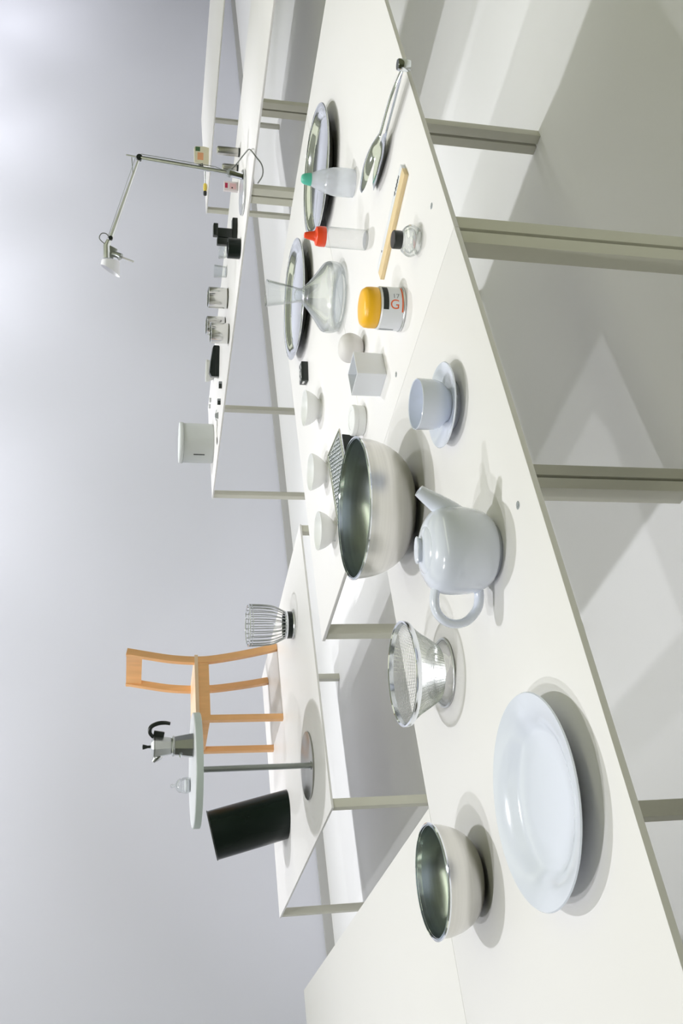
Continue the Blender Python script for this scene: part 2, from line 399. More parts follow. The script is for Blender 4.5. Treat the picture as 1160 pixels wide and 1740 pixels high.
# three footed bowls
bowl_labels = ['small white footed bowl nearest the black card box', 'small white footed bowl between two bowls alike', 'small white footed bowl nearest the empty table corner']
src = None
for (x, y), lb in zip(((1.800, 1.855), (1.590, 1.878), (1.397, 1.878)), bowl_labels):
    if src is None:
        src = slathe('rice_bowl', [(0, 0.004), (0.022, 0.004), (0.0225, 0), (0.0265, 0), (0.0265, 0.006), (0.036, 0.016), (0.044, 0.028), (0.0500, 0.043), (0.0493, 0.0442), (0.0480, 0.043), (0.042, 0.030), (0.034, 0.019), (0.02, 0.011), (0, 0.010)], BISQ, n=3, segs=56)
        o = src
    else: o = src.copy(); COL.objects.link(o)
    o.location = (x, y, ZT); tag(o, lb, 'bowl', 'three small white footed bowls')

# lidded round pot
t = thing('round_box', 'small round white lidded pot beside the large steel bowl', 'pot', (1.424, 1.500, ZT))
lathe('body', [(0, 0), (0.0315, 0), (0.0335, 0.002), (0.0340, 0.018), (0.0335, 0.0185), (0, 0.0185)], BISQ, t)
lathe('lid', [(0.0330, 0.0188), (0.0348, 0.0188), (0.0350, 0.026), (0.0335, 0.0285), (0.022, 0.0292), (0.021, 0.0280), (0, 0.0280)], BISQ, t)

# square cup
def square_cup():
    s, h, w = 0.064, 0.062, 0.0022
    def ring(a, z): return [(-a, -a, z), (a, -a, z), (a, a, z), (-a, a, z)]
    V = ring(s / 2 * 0.985, 0) + ring(s / 2, h) + ring(s / 2 - w, h) + ring(s / 2 * 0.985 - w, w)
    Fc = [(3, 2, 1, 0)]
    for L in range(3):
        for k in range(4):
            j = (k + 1) % 4; Fc.append((L * 4 + k, L * 4 + j, L * 4 + 4 + j, L * 4 + 4 + k))
    Fc.append((12, 13, 14, 15))
    o = mesh_obj('square_cup', V, Fc, WPLA, loc=(1.397, 1.332, ZT), rot=(0, 0, 0.02), smooth=False)
    b = o.modifiers.new('bevel', 'BEVEL'); b.width = 0.0012; b.segments = 2
    tag(o, 'white thin-walled square cup with one corner towards the viewer', 'cup')
square_cup()

# pebble-shaped ceramic
slathe('round_stone', [(0, 0), (0.016, 0.0012), (0.027, 0.010), (0.0335, 0.027), (0.031, 0.042), (0.020, 0.0525), (0, 0.0562)], PEBB, loc=(1.566, 1.415, ZT), n=6)
tag(bpy.data.objects['round_stone'], 'egg-like off-white ceramic ball behind the square cup', 'ball')

# jar of paste with yellow cap
t = thing('paste_jar', 'white jar with round yellow cap and red and black printing', 'jar', (1.398, 1.157, ZT))
lathe('body', [(0, 0), (0.039, 0), (0.0415, 0.0015), (0.0415, 0.046), (0.0385, 0.0485), (0, 0.0485)], WPLA, t, segs=64)
lathe('base_ring', [(0.0417, 0.0), (0.0428, 0.0008), (0.0428, 0.0032), (0.0417, 0.0045)], ALU, t, segs=64)
lathe('cap', [(0, 0.0488), (0.0380, 0.0488), (0.0392, 0.050), (0.0395, 0.062), (0.0385, 0.071), (0.034, 0.0775), (0.026, 0.0795), (0, 0.0800)], YEL, t, segs=64, angle=60)
ac = math.atan2(-1.157, -1.398)
patch('label_bar', 0.0418, ac - 0.02, ac + 1.25, 0.034, 0.0445, BLKPR, t, 16)
patch('label_line', 0.0418, ac - 0.12, ac + 1.25, 0.0055, 0.0085, REDPR, t, 16)
text_mesh('lettering', 'G', 0.026, REDPR, t, 0.0419, ac + 0.02, 0.0322)
text_mesh('lettering', '17', 0.014, GREYP, t, 0.0419, ac + 0.52, 0.027)
patch('label_mark', 0.0418, ac - 1.28, ac - 1.15, 0.016, 0.044, GREYP, t, 4)

# ink bottle
t = thing('ink_bottle', 'round clear glass bottle with a black cap in front of the ruler', 'bottle', (1.409, 1.006, ZT))
slathe('glass_body', [(0, 0.0), (0.018, 0.0), (0.024, 0.003), (0.0285, 0.012), (0.0280, 0.020), (0.022, 0.029), (0.014, 0.033), (0.013, 0.036)], GLASS2, t, n=3, segs=14, angle=12)
slathe('inner_glass', [(0, 0.008), (0.014, 0.008), (0.021, 0.012), (0.0225, 0.018), (0.017, 0.027), (0.011, 0.032), (0.010, 0.036)], GLASS, t, n=3, segs=14, angle=12)
lathe('cap', [(0, 0.0335), (0.0158, 0.0335), (0.0165, 0.0345), (0.0165, 0.048), (0.0155, 0.0492), (0, 0.0492)], BLACK, t, segs=36)

# ruler
t = thing('wooden_ruler', 'thick pale wooden ruler with a white scale edge and black printing', 'ruler', (1.579, 1.092, ZT), math.atan2(1.2035 - 0.979, 1.5665 - 1.590))
L = 0.232
box('wood_body', L, 0.026, 0.0085, WOODL, t, (0, 0.007, 0.00425), bev=0.001)
box('scale_strip', L * 0.99, 0.016, 0.0085, WPLA, t, (0, -0.0143, 0.00425), bev=0.0006)
for k in range(9): box('print_mark', 0.0035, 0.002 + 0.007 * (k % 2), 0.0003, BLKPR, t, (-L / 2 + 0.028 + k * 0.0042, -0.0150, 0.00862), bev=0)
box('print_mark', 0.026, 0.0055, 0.0003, BLKPR, t, (-L / 2 + 0.034, -0.0150, 0.00861), bev=0)
box('print_mark', 0.006, 0.004, 0.0003, BLKPR, t, (-L / 2 + 0.06, -0.0150, 0.00861), bev=0)
lathe('hole', [(0, 0.0087), (0.0026, 0.0087), (0.0026, 0.0080)], BLKPR, t, (L / 2 - 0.045, -0.0150, 0), segs=16)

# tongs
t = thing('serving_tongs', 'polished steel tongs lying behind the wooden ruler', 'tongs', (1.752, 1.052, ZT), math.atan2(-0.107, -0.018))
t.scale = (1.2, 1.3, 1.2)
for s in (0, 1):
    z = 0.005 + 0.024 * s; yo = 0.004 - 0.008 * s
    pts = spline([(-0.072, yo, z), (-0.050, yo, z + 0.001), (-0.020, yo, z + 0.002), (0.012, yo * 0.7, z + 0.003 - 0.004 * s), (0.045, 0, 0.012 + 0.010 * s), (0.12, 0, 0.014 + 0.008 * s), (0.18, 0, 0.016)], 7)
    V, Fc = [], []; n = 14
    for i, p in enumerate(pts):
        x = p.x; u = max(0.0, min(1.0, (x + 0.072) / 0.115)); w = 0.005 + 0.0145 * math.sin(PI * min(1, u * 0.92 + 0.04)) ** 0.7 if x < 0.043 else 0.0055
        cup = (0.0065 if s == 0 else -0.0065) * (w - 0.005) / 0.0145
        for k in range(n):
            c, d = math.cos(2 * PI * k / n), math.sin(2 * PI * k / n)
            V.append((p.x, p.y + w * c, p.z + 0.0013 * d + cup * (c * c - 0.5)))
    for i in range(len(pts) - 1):
        for k in range(n):
            j = (k + 1) % n; Fc.append((i * n + k, i * n + j, (i + 1) * n + j, (i + 1) * n + k))
    Fc.append(tuple(range(n))[::-1]); Fc.append(tuple(range((len(pts) - 1) * n, len(pts) * n)))
    mesh_obj('arm', V, Fc, CHROME, t, angle=60)
lathe('hinge_end', [(0, 0.006), (0.008, 0.006), (0.009, 0.010), (0.009, 0.024), (0.008, 0.026), (0, 0.026)], CHROME, t, (0.18, 0, 0))

# trays
def tray(label, x, y, R):
    t = thing('round_tray', label, 'tray', (x, y, ZT), group='round polished steel trays')
    lathe('dish', [(0, 0.010), (R * 0.80, 0.010), (R * 0.86, 0.0125), (R * 0.90, 0.020), (R * 0.985, 0.0265), (R, 0.0265), (R, 0.0280), (R * 0.985, 0.0290), (R * 0.89, 0.0225), (R * 0.85, 0.0150), (R * 0.79, 0.0125), (0, 0.0125)], CHROME, t, segs=96, angle=50)
    lathe('foot', [(R * 0.62, 0.010), (R * 0.60, 0.0), (R * 0.62, 0.0), (R * 0.64, 0.010)], ALUD, t, segs=64)
    tube('rim', circle(R, 0.0275, 96), 0.0022, CHROME, t, 8, True)
    return t
tray('round polished steel tray standing behind the glass decanter', 2.285, 1.880, 0.182)
tray('round polished steel tray standing behind the green-capped bottle', 2.300, 1.448, 0.176)

# decanter
t = thing('decanter', 'clear glass decanter with wide flat body and flared neck', 'decanter', (1.856, 1.512, ZT))
slathe('outer_glass', [(0, 0.0), (0.060, 0.0), (0.078, 0.002), (0.086, 0.010), (0.0885, 0.024), (0.087, 0.038), (0.080, 0.047), (0.058, 0.063), (0.034, 0.082), (0.021, 0.095), (0.0175, 0.102), (0.0185, 0.112), (0.0215, 0.125), (0.0265, 0.150), (0.0325, 0.183), (0.0335, 0.187)], GLASS2, t, n=4, segs=72)
slathe('inner_glass', [(0, 0.006), (0.056, 0.006), (0.076, 0.009), (0.083, 0.018), (0.0835, 0.034), (0.076, 0.044), (0.054, 0.060), (0.031, 0.079), (0.018, 0.092), (0.0145, 0.102), (0.0160, 0.113), (0.019, 0.126), (0.0242, 0.150), (0.0305, 0.183), (0.0335, 0.187)], GLASS, t, n=4, segs=72)
slathe('glass_bead', [(0, 0.090), (0.010, 0.0925), (0.0138, 0.101), (0.0145, 0.107), (0.011, 0.115), (0, 0.1175)], GLASS2, t, n=4, segs=32)

# green capped bottle
t = thing('squeeze_bottle', 'milky plastic squeeze bottle tapering to a green cap', 'bottle', (1.974, 1.262, ZT))
slathe('body', [(0, 0.0), (0.029, 0.0), (0.0325, 0.003), (0.0335, 0.020), (0.0325, 0.048), (0.028, 0.066), (0.021, 0.088), (0.0145, 0.104), (0.0135, 0.105)], MILK, t, n=3)
slathe('cap', [(0.0148, 0.102), (0.0148, 0.106), (0.0125, 0.118), (0.0095, 0.124), (0.006, 0.126), (0, 0.1265)], GRN, t, n=3, segs=32)
# red capped bottle
t = thing('glue_bottle', 'clear plastic bottle with a red nozzle cap', 'bottle', (1.749, 1.257, ZT))
lathe('body', [(0, 0.0), (0.0205, 0.0), (0.0225, 0.002), (0.0225, 0.089), (0.0195, 0.096), (0.0145, 0.099)], CLEARP, t, segs=48)
lathe('inner_base', [(0, 0.004), (0.018, 0.004), (0.0205, 0.001)], GLASS2, t, segs=48)
lathe('cap', [(0.0215, 0.094), (0.0222, 0.095), (0.0222, 0.106), (0.0205, 0.1145), (0.0125, 0.1175), (0.0105, 0.121), (0.0085, 0.132), (0.0060, 0.1405), (0, 0.142)], REDP, t, segs=40)

# black card box
t = thing('card_box', 'small black box printed with white marks beside a footed bowl', 'box', (2.031, 1.945, ZT), A_RT + 0.25)
box('body', 0.060, 0.040, 0.020, BLACK, t, (0, 0, 0.010), bev=0.0015)
for dx, dy, w, d in ((-0.018, 0.006, 0.010, 0.004), (-0.004, -0.004, 0.012, 0.003), (0.012, 0.008, 0.006, 0.006), (0.016, -0.008, 0.012, 0.003), (-0.016, -0.010, 0.006, 0.003), (0.002, 0.012, 0.010, 0.002)):
    box('print_mark', w * 1.3, d * 1.4, 0.0004, WHTPR, t, (dx, dy, 0.0201), (0, 0, 0.5), bev=0)
box('print_mark', 0.0004, 0.02, 0.006, WHTPR, t, (-0.0301, 0, 0.012), bev=0)

# grater
t = thing('kitchen_grater', 'rectangular perforated steel grater with its shade as a dark block, behind the large steel bowl', 'grater', (1.345, 1.602, ZT), 0.03)
prism('underplate_shade', [(-0.094, 0.0), (0.094, 0.0), (0.097, 0.034), (-0.097, 0.034)], 0.076, BLACKG, t)  # dark block added for the shade under the raised plate
pl = box('grating_plate', 0.205, 0.090, 0.0016, ALU, t, (0, 0, 0.046), (math.radians(7), 0, 0), bev=0.0004)
V, Fc = lathe_geo([(0.0030, 0), (0.0022, 0.0026), (0.0010, 0.0018), (0, 0.0014)], 6)
parts = []
for i in range(17):
    for j in range(8):
        x = -0.088 + i * 0.0108 + (0.0054 if j % 2 else 0); y = -0.034 + j * 0.0097
        if x < 0.092: parts.append(([(a + x, b + y, c + 0.0007) for a, b, c in V], Fc))
o = mesh_obj('raised_teeth', *merge(parts), ALUD, pl); tag(o, kind='stuff')
tube('wire_frame', [(-0.1035, -0.046, 0), (0.1035, -0.046, 0), (0.1035, 0.046, 0), (-0.1035, 0.046, 0)], 0.0030, CHROME, pl, 8, True)
for sx_ in (-1, 1): tube('support', [(sx_ * 0.09, -0.034, 0.034), (sx_ * 0.09, -0.034, 0.042)], 0.004, BLACK, t, 8)
for sx_ in (-1, 1): tube('support', [(sx_ * 0.09, 0.034, 0.034), (sx_ * 0.09, 0.034, 0.049)], 0.004, BLACK, t, 8)

# tiny clear stickers
for (x, y), lb in (((0.734, 0.923), 'tiny clear round sticker at the table edge in front of the teapot'), ((1.397, 0.922), 'tiny clear round sticker on the table before the wooden ruler'), ((1.315, 1.250), 'tiny clear round sticker on the table before the square cup')):
    o = lathe('clear_sticker', [(0, 0.0), (0.0055, 0.0), (0.0058, 0.0004), (0.0045, 0.0008), (0, 0.0008)], STICK, loc=(x, y, ZT + 0.0001), segs=24); tag(o, lb, 'sticker', 'clear table stickers')

# ------------------------------------------------------------------ low table
# wire basket
def basket():
    t = thing('wire_basket', 'tall steel wire basket with a dark base standing in front of the wooden chair', 'basket', (2.372, 3.965, Z2))
    prof = spline([(0.064, 0.030), (0.066, 0.042), (0.078, 0.066), (0.092, 0.098), (0.0985, 0.140), (0.1005, 0.185), (0.1015, 0.222)], 5)
    V0, F0 = tube_geo([(r, 0, z) for r, z in prof], 0.0021, 6)
    first = None; WIRE = mat('basket_wire', (0.50, 0.52, 0.52), 0.3, 1.0)
    for i in range(26):
        a = 2 * PI * i / 26
        if first is None: first = mesh_obj('wire', V0, F0, WIRE, t)
        else:
            c = first.copy(); COL.objects.link(c); c.parent = t; c.rotation_euler = (0, 0, a)
    tube('top_ring', circle(0.1015, 0.222, 64), 0.0032, CHROME, t, 8, True)
    tube('upper_ring', circle(0.1005, 0.208, 64), 0.0024, CHROME, t, 8, True)
    tube('lower_ring', circle(0.0665, 0.045, 64), 0.0026, CHROME, t, 8, True)
    lathe('base_band', [(0.0, 0.012), (0.058, 0.012), (0.062, 0.010), (0.066, 0.010), (0.067, 0.032), (0.064, 0.034), (0.0, 0.034)], BLACKG, t, segs=48)
    lathe('base_ring', [(0.060, 0.0), (0.0685, 0.0), (0.0695, 0.006), (0.067, 0.010), (0.060, 0.010), (0.060, 0.0)], ALU, t, segs=48)
    lathe('collar', [(0.0655, 0.032), (0.0690, 0.034), (0.0690, 0.041), (0.0655, 0.043)], CHROME, t, segs=48)
basket()

# slanted bin
def bin_():
    t = thing('waste_bin', 'glossy black cylindrical bin leaning to one side', 'bin', (1.67, 4.616, Z2), A_RT)
    R, H, lean = 0.118, 0.368, math.radians(13.4); n = 64
    def ring(c, r, tilt): # tilt about local y
        return [(c[0] + r * math.cos(a) * math.cos(tilt), r * math.sin(a), c[2] + r * math.cos(a) * math.sin(tilt)) for a in (2 * PI * i / n for i in range(n))]
    V, Fc = [], []
    steps = []
    K = 10
    for k in range(K + 1):
        u = k / K; steps.append(ring((-math.tan(lean) * H * u, 0, H * u), R * (1 - 0.0 * u), lean * u * 1.0))
    for k in range(K, -1, -1):
        u = max(k / K, 0.02); steps.append(ring((-math.tan(lean) * H * u, 0, H * u - (0.0005 if k == K else 0)), R * (1 - 0.0 * u) - 0.005, lean * u))
    for s in steps: V += s
    for L in range(len(steps) - 1):
        for i in range(n):
            j = (i + 1) % n; Fc.append((L * n + i, L * n + j, (L + 1) * n + j, (L + 1) * n + i))
    Fc.append(tuple(range(n))[::-1]); Fc.append(tuple(range((len(steps) - 1) * n, len(steps) * n)))
    mesh_obj('shell', V, Fc, BLACKG, t, angle=40)
    tube('rim', [Vector(p) for p in steps[K]], 0.0034, BLACK, t, 8, True)
bin_()

# side table
BX, BY = 1.640, 3.945
t = thing('side_table', 'small round white side table on a thin steel pole', 'side table', (BX, BY, Z2))
lathe('base_plate', [(0, 0), (0.145, 0), (0.147, 0.002), (0.147, 0.006), (0.144, 0.008), (0, 0.008)], mat('grey_base_steel', (0.50, 0.50, 0.47), 0.32, 1.0, vary=0.03), t, segs=72)
px, py = 1.597 - BX, 3.842 - BY
lathe('pole', [(0, 0.008), (0.0125, 0.008), (0.0125, 0.495), (0, 0.495)], ALUD, t, (px, py, 0), segs=24)
lathe('pole_foot', [(0.0125, 0.008), (0.018, 0.008), (0.018, 0.012), (0.0125, 0.0125)], ALU, t, (px, py, 0), segs=24)
HT = 0.502
lathe('top', [(0, HT - 0.012), (0.236, HT - 0.012), (0.2405, HT - 0.009), (0.2405, HT + 0.004), (0.2385, HT + 0.006), (0, HT + 0.006)], WPLA, t, segs=96)
lathe('edge_band', [(0.2300, HT - 0.026), (0.2405, HT - 0.026), (0.2425, HT - 0.024), (0.2425, HT + 0.002), (0.2408, HT + 0.003)], mat('pale_green_edge', (0.62, 0.70, 0.67), 0.4), t, segs=96)
ZD = Z2 + HT + 0.006

# moka pot
def moka():
    t = thing('moka_pot', 'octagonal aluminium stovetop coffee pot with black handle and knob', 'coffee pot', (1.712, 3.854, ZD), A_RT)
    P8 = lambda pr, nm, m_, par: mesh_obj(nm, *lathe_geo(pr, 8), m_, par, smooth=False)
    P8([(0, 0), (0.050, 0), (0.0525, 0.003), (0.0400, 0.078), (0, 0.078)], 'boiler', ALU, t)
    lathe('collar_ring', [(0.040, 0.078), (0.0425, 0.079), (0.0430, 0.086), (0.041, 0.089), (0.036, 0.092), (0, 0.092)], ALU, t, segs=32)
    up = P8([(0, 0.092), (0.034, 0.092), (0.0365, 0.094), (0.0475, 0.160), (0.0465, 0.162), (0, 0.162)], 'upper_chamber', ALU, t)
    lid = P8([(0.0485, 0.162), (0.049, 0.166), (0.030, 0.176), (0.008, 0.181), (0, 0.181)], 'lid', ALU, t)
    lathe('knob', [(0, 0.180), (0.006, 0.180), (0.0055, 0.190), (0.010, 0.205), (0.011, 0.211), (0, 0.213)], BLACK, lid, segs=16)
    V, Fc = tube_geo(spline([(-0.036, 0, 0.140), (-0.050, 0, 0.153), (-0.064, 0, 0.165)], 4), [0.017, 0.0165, 0.016, 0.015, 0.0135, 0.012, 0.0105, 0.009, 0.007], 10)
    mesh_obj('spout', V, Fc, ALU, t, angle=60)
    hp = spline([(0.040, 0, 0.168), (0.060, 0, 0.182), (0.084, 0, 0.178), (0.098, 0, 0.150), (0.100, 0, 0.120), (0.096, 0, 0.098)], 5)
    tube('handle', hp, [0.007 + 0.002 * math.sin(PI * i / (len(hp) - 1)) for i in range(len(hp))], BLACK, t, 10, flat=1.2)
    box('handle_bracket', 0.030, 0.016, 0.045, BLACK, t, (0.050, 0, 0.145), (0, math.radians(10), 0), bev=0.003)
    lathe('safety_valve', [(0, 0), (0.006, 0), (0.006, 0.008), (0.003, 0.012), (0, 0.012)], CHROME, t, (-0.030, -0.036, 0.055), 12, rot=(PI / 2, 0, -0.8))
moka()
# glass jar on the side table
t = thing('sugar_jar', 'small clear glass jar with a lid on the round side table', 'jar', (1.628, 4.085, ZD))
slathe('glass_body', [(0, 0), (0.026, 0), (0.033, 0.004), (0.036, 0.018), (0.033, 0.034), (0.029, 0.040)], GLASS2, t, n=3, segs=10, angle=15)
slathe('contents', [(0, 0.003), (0.024, 0.003), (0.030, 0.008), (0.031, 0.020), (0.018, 0.025), (0, 0.024)], WPLA, t, n=3, segs=24)
slathe('glass_lid', [(0.031, 0.040), (0.029, 0.050), (0.018, 0.060), (0.006, 0.066), (0.006, 0.072), (0.009, 0.079), (0.006, 0.085), (0, 0.087)], GLASS2, t, n=3, segs=24)

# chair
def chair():
    t = thing('wooden_chair', 'pale ash wood chair with a narrow top rail on the low table', 'chair', (2.33, 4.675, Z2))
    w = 0.030
    xf, xb, y0, y1 = -0.20, 0.20, -0.19, 0.195       # faces -X, back at +X
    def bar(name, pts, sx, sy, par=t, nm=WOOD):
        # square section bar along a path, section axes y and the path normal in xz
        V, Fc = [], []
        P = [Vector(p) for p in pts]
        for i, p in enumerate(P):
            a = P[max(0, i - 1)]; b = P[min(len(P) - 1, i + 1)]; d = (b - a).normalized()
            nrm = Vector((0, 1, 0)).cross(d).normalized()
            for u, v in ((-1, -1), (1, -1), (1, 1), (-1, 1)): q = p + nrm * (u * sx / 2) + Vector((0, v * sy / 2, 0)); q.z = max(q.z, 0.0); V.append(q)
        for i in range(len(P) - 1):
            for k in range(4):
                j = (k + 1) % 4; Fc.append((i * 4 + k, i * 4 + j, i * 4 + 4 + j, i * 4 + 4 + k))
        Fc.append((3, 2, 1, 0)); e = (len(P) - 1) * 4; Fc.append((e, e + 1, e + 2, e + 3))
        return mesh_obj(name, V, Fc, nm, par, angle=30)
    for yy in (y0, y1):
        bar('leg', [(xf, yy, 0), (xf + 0.004, yy, 0.428)], 0.030, 0.030)
        tp = (lambda z: yy - 0.055 * min(1, z / 0.42)) if yy > 0 else (lambda z: yy)
        bp_ = spline([(xb + d_, tp(z), z) for d_, z in ((0.012, 0), (-0.020, 0.14), (-0.050, 0.30), (-0.062, 0.42), (-0.052, 0.56), (-0.030, 0.68), (-0.006, 0.795))], 5)
        bar('leg', bp_, 0.036, 0.028)
    for yy in (y0, y1): bar('side_rail', [(xf, yy, 0.402), (xb - 0.055, yy - (0.055 if yy > 0 else 0), 0.402)], 0.060, 0.022)
    for xx in (xf + 0.003, xb - 0.062): box('cross_rail', 0.022, (y1 - y0) - (0.055 if xx > 0 else 0), 0.055, WOOD, t, (xx, (y0 + y1) / 2 - (0.0275 if xx > 0 else 0), 0.402), bev=0.002)
    # gently dished seat
    n = 10; V, Fc = [], []
    for s in (0, 1):
        for i in range(n + 1):
            for j in range(n + 1):
                u, v = i / n, j / n; x = xf - 0.02 + u * (xb - 0.045 - xf + 0.03); y = y0 - 0.015 + v * (y1 - y0 + 0.03 - 0.055 * u)
                z = 0.446 - 0.010 * math.sin(PI * u) * math.sin(PI * v) if s == 0 else 0.428
                V.append((x, y, z))
    N = (n + 1) ** 2
    for i in range(n):
        for j in range(n):
            a = i * (n + 1) + j; q = (a, a + n + 1, a + n + 2, a + 1); Fc.append(q); Fc.append(tuple(N + k for k in q[::-1]))
    border = [i * (n + 1) for i in range(n + 1)] + [n * (n + 1) + j for j in range(1, n + 1)] + [i * (n + 1) + n for i in range(n - 1, -1, -1)] + [j for j in range(n - 1, 0, -1)]
    for k in range(len(border)):
        a, b = border[k], border[(k + 1) % len(border)]; Fc.append((a, a + N, b + N, b)[::-1])
    mesh_obj('seat', V, Fc, mat('pale_ash_seat', (0.84, 0.62, 0.42), 0.4, vary=0.05, scale=8, stretch=(1, 8, 1)), t, angle=30)
    # curved top rail
    V, Fc = [], []; K = 12
    for i in range(K + 1):
        v = i / K; y = y0 - 0.012 + v * (y1 - y0 + 0.024 - 0.055); x = xb - 0.012 + 0.030 * math.sin(PI * v)
        for dx, z in ((-0.009, 0.715), (0.009, 0.715), (0.014, 0.797), (-0.004, 0.797)): V.append((x + dx - 0.012, y, z))
    for i in range(K):
        for k in range(4):
            j = (k + 1) % 4; Fc.append((i * 4 + k, i * 4 + 4 + k, i * 4 + 4 + j, i * 4 + j))
    Fc.append((0, 1, 2, 3)); Fc.append(tuple(K * 4 + k for k in (3, 2, 1, 0)))
    mesh_obj('top_rail', V, Fc, WOOD, t, angle=40)
chair()

# ------------------------------------------------------------------ long table by the wall
t = thing('canister', 'large white drum-shaped canister with a rim and a dark upright slot', 'canister', (4.134, 4.628, ZT))
lathe('body', [(0, 0), (0.122, 0), (0.126, 0.003), (0.128, 0.012), (0.128, 0.19), (0.126, 0.192), (0, 0.192)], mat('canister_enamel', (0.68, 0.71, 0.70), 0.4, vary=0.005), t, segs=64)
lathe('lid', [(0.127, 0.192), (0.1325, 0.193), (0.1335, 0.197), (0.1335, 0.212), (0.131, 0.216), (0.12, 0.217), (0, 0.217)], mat('canister_enamel', (0.68, 0.71, 0.70), 0.4, vary=0.005), t, segs=64)
ac = math.atan2(-4.628, -4.134)
patch('slot', 0.1286, ac - 0.62, ac - 0.56, 0.058, 0.128, BLKPR, t, 3)

def steel_cup(label, x, y, r, h, band=True):
    t = thing('steel_cup', label, 'cup', (x, y, ZT), group='steel cups on the long table')
    lathe('wall', [(0, 0.004), (r * 0.92, 0.004), (r * 0.94, 0.002), (r * 0.96, 0.003), (r, 0.010), (r, h - 0.001), (r - 0.001, h), (r - 0.002, h - 0.001), (r - 0.002, 0.010), (0, 0.008)], mat('polished_cup_steel', (0.74, 0.74, 0.72), 0.14, 1.0, vary=0.02), t, segs=48)
    lathe('base', [(0, 0), (r * 0.95, 0), (r * 0.97, 0.003), (r * 0.95, 0.004), (0, 0.004)], BLACK, t, segs=48)
    tube('rim', circle(r - 0.001, h, 48), 0.0022, CHROME, t, 8, True)
steel_cup('steel cup standing beside the small drinking glass', 4.225, 3.50, 0.058, 0.108)
steel_cup('steel cup standing in front of a taller steel cup', 3.995, 3.555, 0.057, 0.098)
steel_cup('steel cup half hidden behind another steel cup', 4.20, 3.685, 0.055, 0.105)

t = thing('drinking_glass', 'small clear drinking glass beside a steel cup on the long table', 'glass', (4.42, 3.47, ZT))
lathe('glass_wall', [(0, 0.0), (0.028, 0.0), (0.031, 0.002), (0.036, 0.070), (0.0345, 0.070), (0.0295, 0.006), (0, 0.006)], GLASS2, t, segs=32)
t = thing('glass_bowl', 'clear glass bowl beside the black tape roll', 'bowl', (4.33, 3.25, ZT))
slathe('glass_wall', [(0, 0), (0.024, 0), (0.028, 0.003), (0.045, 0.030), (0.050, 0.060), (0.048, 0.060), (0.043, 0.031), (0.024, 0.006), (0, 0.005)], GLASS2, t, n=3, segs=32)

t = thing('tape_roll', 'black drum-shaped roll of tape on the long table', 'tape roll', (3.94, 2.945, ZT))
lathe('outer_band', [(0.030, 0), (0.048, 0), (0.0505, 0.003), (0.0505, 0.060), (0.048, 0.063), (0.030, 0.063), (0.030, 0)], BLACKG, t, segs=48)
lathe('core', [(0.0295, 0.001), (0.0295, 0.060), (0.025, 0.060), (0.025, 0.001)], BLACK, t, segs=36)

t = thing('label_gun', 'black plastic hand tool with upright grip next to the tape roll', 'tool', (4.15, 3.00, ZT), A_RT)
box('base', 0.112, 0.055, 0.026, BLACK, t, (0.012, 0, 0.013), bev=0.004)
box('neck', 0.046, 0.046, 0.075, BLACK, t, (-0.012, 0, 0.062), bev=0.003)
box('head', 0.062, 0.050, 0.024, BLACK, t, (0.002, 0, 0.110), bev=0.004)
box('grip', 0.034, 0.042, 0.066, BLACK, t, (-0.056, 0, 0.069), bev=0.004)
box('latch', 0.014, 0.030, 0.014, CHROME, t, (-0.036, 0, 0.036), bev=0.002)

